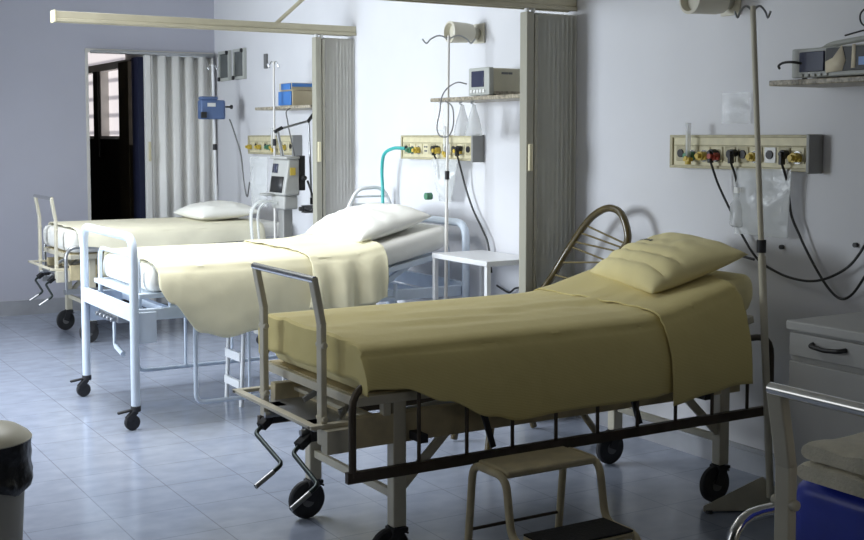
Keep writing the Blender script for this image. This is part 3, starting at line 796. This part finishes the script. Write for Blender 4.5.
t = monitor(-.285,-.02,5.50,5.70,1.720,1.872,'beige patient monitor with dark screen on the middle shelf')
obj('side_vents', MB().box(-.20,-.16,5.496,5.4995,1.838,1.850).box(-.155,-.13,5.496,5.4995,1.838,1.850), 'hub', t)
obj('base_plate', MB().box(-.25,-.03,5.492,5.4995,1.728,1.745), 'granite', t)
t = monitor(-.315,-.05,2.72,3.325,1.720,1.832,'grey monitor with blue screen and papers on the right shelf')
for o in list(t.children):
    if o.name.startswith('front_face'):
        for c_ in list(o.children): bpy.data.objects.remove(c_)
        obj('screen', MB().box(-.322,-.314,3.165,3.285,1.745,1.822), 'screen', o, bevel=.003)
        k = MB()
        for i in range(5): k.box(-.322,-.314,3.155+.03*i-.008,3.155+.03*i+.008,1.727,1.738)
        obj('buttons', k, 'greyframe', o, bevel=.002)
        obj('black_panel', MB().box(-.323,-.314,2.74,3.155,1.742,1.83), 'black', o, bevel=.002)
        obj('blue_key', MB().box(-.326,-.322,2.96,3.0,1.76,1.79), 'bluescreen', o)
obj('handle', MB().tube(rounded([(-.2,3.28,1.835),(-.22,3.22,1.852),(-.22,2.95,1.875),(-.2,2.86,1.836)], .03), .011, 10), 'greyframe', t)
single('paper_note', MB().add([(-.3245,3.152,1.738),(-.3245,3.075,1.742),(-.3255,3.06,1.78),(-.3255,3.078,1.838),(-.3255,3.12,1.792),(-.33,3.15,1.78)], [(0,1,2,3,4,5)]), 'paper', 'torn cream paper slip stuck on the right monitor', 'paper', (-.3245,3.1,1.74), solid=.001)
single('paper_note', MB().add([(-.3245,3.035,1.75),(-.3245,3.015,1.75),(-.3255,3.015,1.838),(-.3255,3.03,1.838)], [(0,1,2,3)]), 'paper', 'narrow cream paper strip beside the torn slip on the right monitor', 'paper', (-.3245,3.02,1.75), solid=.0008)
single('cable_loop', MB().tube([(-.20,3.17,1.884),(-.20,3.10,1.895),(-.2,3.03,1.905),(-.2,2.99,1.935),(-.2,3.01,1.975),(-.2,3.06,1.985),(-.2,3.10,1.96),(-.2,3.09,1.92),(-.2,3.03,1.90)], .0035, 8, 6), 'black', 'dark cable coiled on top of the right monitor', 'cable', (-.2,3.05,1.9))
single('sensor_lead', MB().tube([(-.31,3.26,1.775),(-.335,3.30,1.785),(-.34,3.345,1.785),(-.335,3.375,1.775),(-.32,3.385,1.765)], .005, 8, 5), 'black', 'black sensor lead plugged into the front of the right monitor', 'cable', (-.33,3.33,1.775))
# stacked instruments on the far shelf
t = thing('infusion_controller', 'tan instrument with blue front on the far shelf', 'instrument', (-.15,8.26,1.72))
obj('case', MB().box(-.25,-.03,8.15,8.385,1.722,1.835), 'tan', t, bevel=.004)
obj('front_panel', MB().box(-.262,-.251,8.155,8.38,1.727,1.83), 'bluescreen', t, bevel=.003)
t = thing('instrument_box', 'smaller tan and blue instrument stacked on the far shelf', 'instrument', (-.15,8.26,1.836))
obj('case', MB().box(-.25,-.03,8.16,8.385,1.837,1.892), 'tan', t, bevel=.003)
obj('front_panel', MB().box(-.262,-.251,8.165,8.33,1.842,1.888).box(-.25,-.03,8.152,8.1595,1.862,1.888), 'bluescreen', t, bevel=.002)
# wall boxes
for k, (a, b) in enumerate(((9.965,10.215),(9.625,9.875))):
    lab = ('left dark glass wall box beside the far corner', 'right dark glass wall box beside the far corner')[k]
    t = thing('wall_box', lab, 'wall box', (0,(a+b)/2,2.0), 'dark glass wall boxes')
    obj('frame', MB().box(-.03,-.001,a,a+.025,1.985,2.245).box(-.03,-.001,b-.025,b,1.985,2.245).box(-.03,-.001,a+.025,b-.025,1.985,2.01).box(-.03,-.001,a+.025,b-.025,2.22,2.245), 'greyframe', t, bevel=.002)
    obj('glass', MB().box(-.02,-.012,a+.025,b-.025,2.01,2.22), 'frost', t)
    obj('knobs', MB().cyl((-.045,a+.03,2.225),(-.03,a+.03,2.225),.018).cyl((-.045,b-.03,2.0),(-.03,b-.03,2.0),.018), 'black', t)
single('wall_slot', MB().box(-.02,-.001,9.17,9.22,2.05,2.17), 'hub', 'small dark vertical switch plate high on the wall', 'switch', (0,9.2,2.05), bevel=.003)
for k, (y, z, lab) in enumerate(((3.255,1.063,'dark screw stub on the wall above the bedside cabinet'),(3.643,1.024,'dark round screw head on the wall behind the nearest drip stand'))):
    single('wall_screw', MB().cyl((-.016,y,z),(-.001,y,z),.010,12), 'black', lab, 'screw', (0,y,z), 'wall screws')

# ------------------------------------------------------------------ cords, hoses
def cord(pts, r, m, label, plug=None, name='power_cord', cat='cord', group=None, sm=6, plugm='black'):
    t = thing(name, label, cat, pts[0], group)
    obj('cable' if m != 'teal' else 'hose', MB().tube(pts, r, 8, sm), m, t)
    if plug:
        p = V(plug); obj('plug', MB().cyl(p,(p.x-.03,p.y,p.z),.017,14).cyl((p.x-.03,p.y,p.z),(p.x-.042,p.y,p.z),.010).box(p.x-.04,p.x-.015,p.y-.008,p.y+.008,p.z-.045,p.z), plugm, t, bevel=.002)
    return t
G = 'black power cords'
cord([(-.10,3.985,1.385),(-.07,3.975,1.30),(-.05,3.958,1.24),(-.04,3.905,1.15),(-.04,3.85,1.07),(-.045,3.745,.965),(-.045,3.63,.918),(-.045,3.535,.9),(-.045,3.44,.9),(-.045,3.35,.925),(-.045,3.26,.975),(-.045,3.20,1.04),(-.045,3.15,1.12)],.0055,'black','long black cord sagging from the panel above the nearest bed',(-.073,3.985,1.425),group=G)
cord([(-.10,3.86,1.385),(-.07,3.86,1.32),(-.055,3.853,1.236)],.0055,'black','short black cord hanging from the panel above the nearest bed',(-.073,3.86,1.425),group=G)
cord([(-.10,3.567,1.385),(-.06,3.57,1.30),(-.05,3.555,1.17),(-.04,3.52,1.09),(-.035,3.48,1.02),(-.035,3.42,.94),(-.035,3.36,.875),(-.035,3.30,.842),(-.035,3.24,.87),(-.035,3.17,.965),(-.035,3.10,1.06)],.0055,'black','black cord looping down the wall by the bedside cabinet',(-.073,3.567,1.425),group=G)
cord([(-.06,4.1,1.02),(-.05,4.0,1.0),(-.05,3.86,.975),(-.05,3.76,.962)],.006,'black','black cable lying on the wall behind the yellow pillow',group=G)
cord([(-.10,6.115,1.385),(-.07,6.12,1.30),(-.045,6.10,1.18),(-.04,6.03,1.06),(-.04,5.93,.95),(-.04,5.87,.87),(-.04,5.83,.70)],.006,'black','black cord hanging from the panel behind the middle bed',(-.073,6.115,1.425),group=G)
cord([(-.10,6.385,1.385),(-.07,6.39,1.33),(-.06,6.39,1.23)],.0055,'black','short black cord below the panel above the middle bed',(-.073,6.385,1.425),group=G)
cord([(-.03,5.79,.63),(-.03,5.72,.612),(-.03,5.66,.603),(-.03,5.60,.634),(-.03,5.50,.65),(-.03,5.40,.65)],.006,'black','black cord sagging on the wall below the white table',group=G)
cord([(-.075,6.79,1.42),(-.12,6.86,1.42),(-.14,6.95,1.38),(-.13,7.0,1.28),(-.12,7.01,1.15),(-.12,7.01,.98)],.011,'teal','teal oxygen hose hanging from the panel above the middle bed',name='oxygen_hose',cat='hose')
cord([(-.18,9.58,1.64),(-.17,9.56,1.60),(-.16,9.50,1.50),(-.14,9.44,1.36),(-.13,9.42,1.2),(-.12,9.40,1.06),(-.12,9.35,1.0),(-.12,9.30,1.12)],.006,'hub','grey cord hanging from the blue pump',group='grey cords')
cord([(-.06,8.08,1.72),(-.20,8.05,1.715),(-.33,8.06,1.69),(-.33,8.06,1.6),(-.30,8.03,1.4),(-.28,8.02,1.28)],.005,'hub','grey cord dropping from the far shelf to the ventilator',group='grey cords')
cord([(-.30,5.70,1.79),(-.33,5.75,1.80),(-.34,5.84,1.77),(-.34,5.90,1.72),(-.335,5.93,1.64),(-.33,5.97,1.55),(-.32,5.95,1.50),(-.32,5.86,1.50),(-.325,5.80,1.56),(-.33,5.80,1.66),(-.335,5.87,1.70)],.004,'hub','grey sensor lead coiling below the beige monitor',group='grey cords')

# ------------------------------------------------------------------ plastic bags and masks
def bag(y0, y1, z0, z1, x, th, label, m='clear', taper=0., name='plastic_bag', seed=0., hang=None, group='clear plastic bags'):
    t = thing(name, label, 'bag', (x,(y0+y1)/2,z0), group)
    F, Bk = [], []; n = 14
    for i in range(n+1):
        v = i/n; r1, r2 = [], []
        for j in range(n+1):
            u = j/n; w = (y1-y0)*(1-taper*(1-v)); y = (y0+y1)/2+w*(u-.5); z = z0+(z1-z0)*v
            b = math.sin(PI*u)*math.sin(PI*min(1,v*1.1+.02)) if v < .9 else math.sin(PI*u)*.25
            b = max(b, 0); wr = .35*fbm(u*5+seed,v*5)*b
            r1.append((x-th/2*b-.003-th*.5*wr,y,z)); r2.append((x+th/2*b*.6+.003,y,z))
        F.append(r1); Bk.append(r2)
    obj('pouch', MB().grid(F).grid(Bk), m, t)
    if hang:
        obj('hanger', MB().tube(hang,.003,6,4), 'white', t)
    return t
bag(3.815,3.99,1.555,1.692,-.03,.035,'crumpled clear plastic pouch stuck high on the wall beside the near drip stand',seed=2.)
bag(3.545,3.88,1.07,1.36,-.065,.06,'large clear bag hanging below the panel above the nearest bed','milky',.1,seed=3.)
bg = bag(6.12,6.42,1.10,1.36,-.09,.10,'milky drainage bag with green valve hanging below the panel above the middle bed','milky',.55,seed=4.)
obj('valve_cap', MB().cyl((-.175,6.36,1.13),(-.135,6.36,1.13),.022,16), 'green', bg)
def mask(y, label, seed):
    t = thing('oxygen_mask', label, 'mask', (-.30,y,1.50), 'masks hanging under the shelf')
    prof = [(.010,.175),(.018,.14),(.035,.09),(.045,.04),(.05,0.)]
    obj('mask_cup', MB().lathe((-.27,y,1.50), prof, 'z', 18), 'milky', t)
    obj('strap', MB().tube([(-.27,y,1.675),(-.285,y+.01,1.685),(-.27,y,1.693)],.004,6,4), 'steel', t)
mask(5.79,'clear breathing mask hanging at the left under the middle shelf',1.)
mask(5.67,'clear breathing mask hanging nearer the partition under the middle shelf',2.)
bag(5.98,6.07,1.53,1.701,-.28,.02,'flat clear packet hanging at the left end of the middle shelf',seed=7.)
# suction bottle on the near panel
t = thing('suction_bottle', 'white suction bottle on the wall behind the near drip stand', 'bottle', (-.06,3.83,1.12))
obj('bottle_body', MB().lathe((-.065,3.84,1.10), [(.03,0),(.04,.01),(.04,.10),(.025,.12),(.02,.15)], 'z', 20), 'milky', t)
obj('cap', MB().cyl((-.065,3.84,1.25),(-.065,3.84,1.275),.024), 'white', t)

# ------------------------------------------------------------------ ventilator
VX, VY = -.46, 8.02
t = thing('ventilator', 'grey ventilator with angled screen head behind the middle bed', 'ventilator', (VX,VY,0))
vs = []
def tilt_box(x0,x1,y0,y1,z0,z1,dx):       # front (low x) leans
    return [(x0,y0,z0),(x1,y0,z0),(x1,y1,z0),(x0,y1,z0),(x0+dx,y0,z1),(x1,y0,z1),(x1,y1,z1),(x0+dx,y1,z1)]
FC = [(0,3,2,1),(4,5,6,7),(0,1,5,4),(1,2,6,5),(2,3,7,6),(3,0,4,7)]
hd = obj('head', MB().add(tilt_box(-.45,-.325,7.87,8.15,1.075,1.335,.04),FC), 'ventgrey', t, bevel=.012)
obj('screen', MB().add([(-.431,8.03,1.235),(-.431,8.12,1.235),(-.423,8.12,1.30),(-.423,8.03,1.30)],[(0,1,2,3)]), 'screen', hd, solid=.004)
obj('keypad', MB().add([(-.452,7.91,1.095),(-.452,8.12,1.095),(-.435,8.12,1.21),(-.435,7.91,1.21)],[(0,1,2,3)]), 'black', hd, solid=.004)
obj('side_label', MB().box(-.40,-.36,7.862,7.8695,1.22,1.275), 'yellow', hd)
obj('top_rim', MB().box(-.43,-.325,7.86,8.16,1.335,1.355), 'ventgrey', t, bevel=.006)
obj('lower_body', MB().box(-.44,-.33,7.89,8.12,.975,1.073), 'ventgrey', t, bevel=.012)
obj('drip_tray', MB().lathe((-.47,8.10,1.065), [(.02,0),(.06,.006),(.065,.018),(.06,.02)], 'z', 22), 'ventgrey', t)
obj('column', MB().box(-.42,-.345,7.95,8.04,.12,.975), 'panelgrey', t, bevel=.008)
obj('valve_block', MB().box(-.318,-.275,7.88,7.96,1.11,1.36).cyl((-.297,7.88,1.2),(-.297,7.84,1.2),.018), 'black', t, bevel=.006)
bs = obj('base', MB().box(-.60,-.18,7.90,8.10,.07,.12).box(-.45,-.31,7.78,8.24,.07,.115), 'ventgrey', t, bevel=.01)
f = MB()
for x, y in ((-.58,8.0),(-.20,8.0),(-.38,7.80),(-.38,8.22)): f.lathe((x,y,.036), [(.01,-.012),(.035,-.012),(.035,.012),(.01,.012)], 'y', 16)
obj('wheels', f, 'rubber', bs)
arm = obj('support_arm', MB().tube([(-.40,8.0,1.355),(-.44,8.0,1.545)],.012,10).tube([(-.44,8.0,1.545),(-.19,8.0,1.61)],.009,10).tube([(-.19,8.0,1.61),(-.17,8.0,1.0)],.008,10), 'steel', t)
for p_, q_ in (((-.46,8.0,1.53),(-.40,8.0,1.56)),((-.20,8.0,1.60),(-.15,8.0,1.66)),((-.17,8.0,1.0),(-.17,8.0,1.05))): obj('arm_joint', MB().cyl(p_,q_,.013), 'black', arm)
obj('circuit_block', MB().box(-.24,-.15,7.97,8.03,.94,.995).cyl((-.27,8,.97),(-.15,8,.97),.016), 'hub', arm)
for k, (dy, dx) in enumerate(((0,0),(.06,-.03),(-.05,-.07))):
    pts = catmull([V(p) for p in ((-.43+dx*.3,8.04+dy,1.02),(-.50+dx,8.04+dy,1.03),(-.57+dx,8.04+dy,.97),(-.585+dx,8.02+dy,.84),(-.57+dx,8.0+dy,.66),(-.52+dx,8.0+dy,.55),(-.43+dx,8.0+dy,.52))], 14)
    obj('breathing_hose', MB().tube(pts, [.008+.002*(i % 2) for i in range(len(pts))], 10), 'corr', t)
obj('drain_tube', MB().tube([(-.26,7.88,1.18),(-.24,7.86,1.10),(-.22,7.86,1.02),(-.23,7.88,.96),(-.28,7.9,.97)],.008,8,5), 'black', t)
bag(8.50,8.85,.96,1.34,-.30,.09,'hazy plastic bag of tubing hanging left of the ventilator','milky',.15,seed=9.)

# ------------------------------------------------------------------ side table, cabinet, chairs, bin
t = thing('side_table', 'white side table between the middle bed and the grey partition', 'table', (-.21,5.60,0))
tx0, tx1, ty0, ty1 = -.40, -.05, 5.34, 5.91
obj('tabletop', MB().box(tx0,tx1,ty0,ty1,.80,.83), 'whitemetal', t, bevel=.004)
for x in (tx0+.015, tx1-.015):
    for y in (ty0+.015, ty1-.015):
        lg = obj('leg', MB().box(x-.013,x+.013,y-.013,y+.013,.012,.80), 'whitemetal', t, bevel=.003)
        obj('foot_cap', MB().box(x-.016,x+.016,y-.016,y+.016,0,.012), 'rubber', lg)
obj('lower_rail', MB().box(tx0+.005,tx0+.02,ty0+.03,ty1-.03,.20,.225).box(tx1-.02,tx1-.005,ty0+.03,ty1-.03,.20,.225), 'whitemetal', t, bevel=.002)
t = thing('bedside_cabinet', 'grey bedside cabinet with black drawer handle at the right edge', 'cabinet', (-.28,2.88,0))
cy0, cy1 = 2.62, 3.15
obj('body', MB().box(-.48,-.03,cy0,cy1,.06,.775), 'cabinet', t, bevel=.003)
obj('top', MB().box(-.505,-.03,cy0-.006,cy1+.006,.776,.812), 'cabinet', t, bevel=.006)
obj('plinth', MB().box(-.46,-.04,cy0+.02,cy1-.02,0,.06), 'black', t)
d = obj('drawer', MB().box(-.499,-.481,cy0+.008,cy1-.008,.682,.768), 'cabinet', t, bevel=.003)
obj('handle', MB().tube(rounded([(-.499,3.03,.738),(-.525,3.022,.734),(-.528,2.955,.728),(-.525,2.888,.734),(-.499,2.88,.738)], .012), .0085, 10), 'black', d)
d2 = obj('door', MB().box(-.499,-.481,cy0+.008,cy1-.008,.075,.66), 'cabinet', t, bevel=.003)
obj('handle', MB().tube(rounded([(-.499,2.70,.56),(-.525,2.70,.555),(-.525,2.70,.43),(-.499,2.70,.425)], .012), .008, 10), 'black', d2)
# cane chair beside the nearest bed
t = thing('cane_chair', 'varnished cane chair with loop back behind the nearest bed', 'chair', (-.55,4.78,0))
pts = [(-.52,5.00,.42),(-.44,5.02,.55),(-.24,5.03,.72),(-.16,4.95,.905),(-.14,4.831,1.049),(-.14,4.735,1.115),(-.14,4.634,1.145),(-.14,4.545,1.118),(-.14,4.497,1.02),(-.145,4.52,.955),(-.16,4.60,.88),(-.26,4.66,.70),(-.42,4.69,.55),(-.52,4.70,.42)]
bk = obj('loop_back', MB().tube(pts, .0185, 12, 6), 'cane', t)
L_ = catmull([V(p) for p in pts], 6); k = MB()
for i, j in ((22,54),(24,52),(20,56),(19,60),(16,60),(14,64),(12,66),(10,68)):
    k.cyl(L_[i], L_[min(j,len(L_)-1)], .005, 6)
obj('lacing', k, 'cord_cane', bk)
st = obj('seat', MB().lathe((-.64,4.80,.41), [(.02,.005),(.17,.0),(.195,.012),(.20,.025),(.19,.038),(.02,.03)], 'z', 32), 'cord_cane', t)
obj('seat_ring', MB().tube([(-.64+.205*math.cos(a*PI/12),4.80+.205*math.sin(a*PI/12),.425) for a in range(25)], .017, 10), 'cane', t)
for x, y, bx, by in ((-.78,4.67,-.87,4.62),(-.78,4.92,-.85,4.95),(-.50,4.67,-.20,4.63),(-.50,4.92,-.36,4.96)):
    obj('leg', MB().tube([(x,y,.41),(bx,by,0.012)], .018, 12), 'cane', t)
# white metal chair behind the middle bed
t = thing('metal_chair', 'white metal chair with rung back behind the middle bed pillow', 'chair', (-.30,7.25,0))
cxw, cyw = -.12, 7.27
bkp = rounded([(-.40,7.10,.0),(-.385,7.08,.45),(-.375,7.06,.98),(-.285,7.06,1.155),(-.09,7.06,1.16),(-.02,7.06,1.02),(-.03,7.08,.45),(-.03,7.10,.0)], .07)
bk = obj('back_frame', MB().tube(bkp, .0125, 10), 'whitemetal', t)
k = MB()
for z, a_, b_ in ((1.10,-.315,-.05),(1.05,-.34,-.03),(1.0,-.365,-.02),(.94,-.376,-.02),(.88,-.376,-.02)): k.cyl((a_,7.06,z),(b_,7.06,z),.007,8)
obj('rungs', k, 'whitemetal', bk)
obj('seat', MB().box(-.40,-.02,7.09,7.46,.43,.46), 'whitemetal', t, bevel=.01)
for x in (-.385,-.04): obj('leg', MB().tube([(x,7.44,.43),(x,7.46,.0)],.0125,10), 'whitemetal', t)
# waste bin
t = thing('waste_bin', 'grey waste bin with black liner at the lower left', 'bin', (-3.245,3.89,0))
bx, by = -3.255, 3.89
obj('bin_body', MB().lathe((bx,by,0), [(.095,0),(.105,.004),(.135,.49),(.14,.49)], 'z', 36), 'bin', t)
P = []
for i in range(13):
    v = i/12; row = []
    for k in range(48):
        a = 2*PI*k/48; r = .147+.006*v+.005*math.sin(9*a+3*v)*(1-v)+.004*fbm(math.cos(a)*3,math.sin(a)*3,v*4)
        r += .010*math.exp(-((v-.15)/.12)**2)
        row.append((bx+r*math.cos(a),by+r*math.sin(a),0.415+.14*v+(.014*math.sin(3*a+1)+.006*math.sin(8*a))*(1-v)))
    P.append(row)
obj('bin_liner', MB().grid(P, True), 'bag', t)
obj('bin_lid', MB().lathe((bx,by,.556), [(.02,.052),(.06,.05),(.115,.036),(.145,.016),(.155,.003),(.15,-.004)], 'z', 40), 'binlid', t)

# ------------------------------------------------------------------ light, camera
def area(name, loc, rot, sx, sy, power, col, spread=PI):
    l = bpy.data.lights.new(name, 'AREA'); l.shape = 'RECTANGLE'; l.size = sx; l.size_y = sy
    l.energy = power; l.color = col; l.spread = spread
    o = bpy.data.objects.new(name, l); COL.objects.link(o); o.location = loc; o.rotation_euler = rot; return o
area('window_daylight', (-6.26,(WY0+WY1)/2,(WZ0+WZ1)/2), (0,math.radians(-90),0), WZ1-WZ0, WY1-WY0, 106, (.84,.92,1.0), math.radians(80))
area('far_fill_light', (-2.4,8.3,2.97), (0,0,0), 1.0, 1.2, 24, (.90,.95,1.0), math.radians(125))  # added fill to brighten the far wall, folding door and farthest bed
area('side_window_daylight', (-4.89,3.7,1.75), (0,math.radians(-90),0), 1.3, 1.5, 8, (.95,.97,1.0))
area('ceiling_lamp', (-2.4,6.2,2.97), (0,0,0), 1.2, 2.0, 58, (.93,.96,1.0), math.radians(125))
area('back_fill_light', (-2.2,-2.19,1.7), (math.radians(90),0,0), 1.8, 1.2, 5, (1.0,.97,.90), math.radians(120))  # weak fill added behind the camera for the foreground
wd = bpy.data.worlds.new('World'); scene.world = wd; wd.use_nodes = True
wd.node_tree.nodes['Background'].inputs['Color'].default_value = (.75,.87,1,1)
wd.node_tree.nodes['Background'].inputs['Strength'].default_value = 1.0

cam = bpy.data.cameras.new('camera'); co = bpy.data.objects.new('camera', cam); COL.objects.link(co)
F = 1204.; cam.sensor_width = 36; cam.sensor_fit = 'HORIZONTAL'; cam.lens = F/864*36
cam.shift_y = -49/864; cam.clip_start = .05
yaw = math.radians(31.0); pit = math.atan(85/F)
co.location = (-3.95,0,1.5); co.rotation_euler = (PI/2-pit,0,-yaw)
scene.camera = co
vs_ = scene.view_settings
vs_.view_transform = 'Standard'; vs_.look = 'None'; vs_.exposure = 0.; vs_.gamma = 1; vs_.use_curve_mapping = False
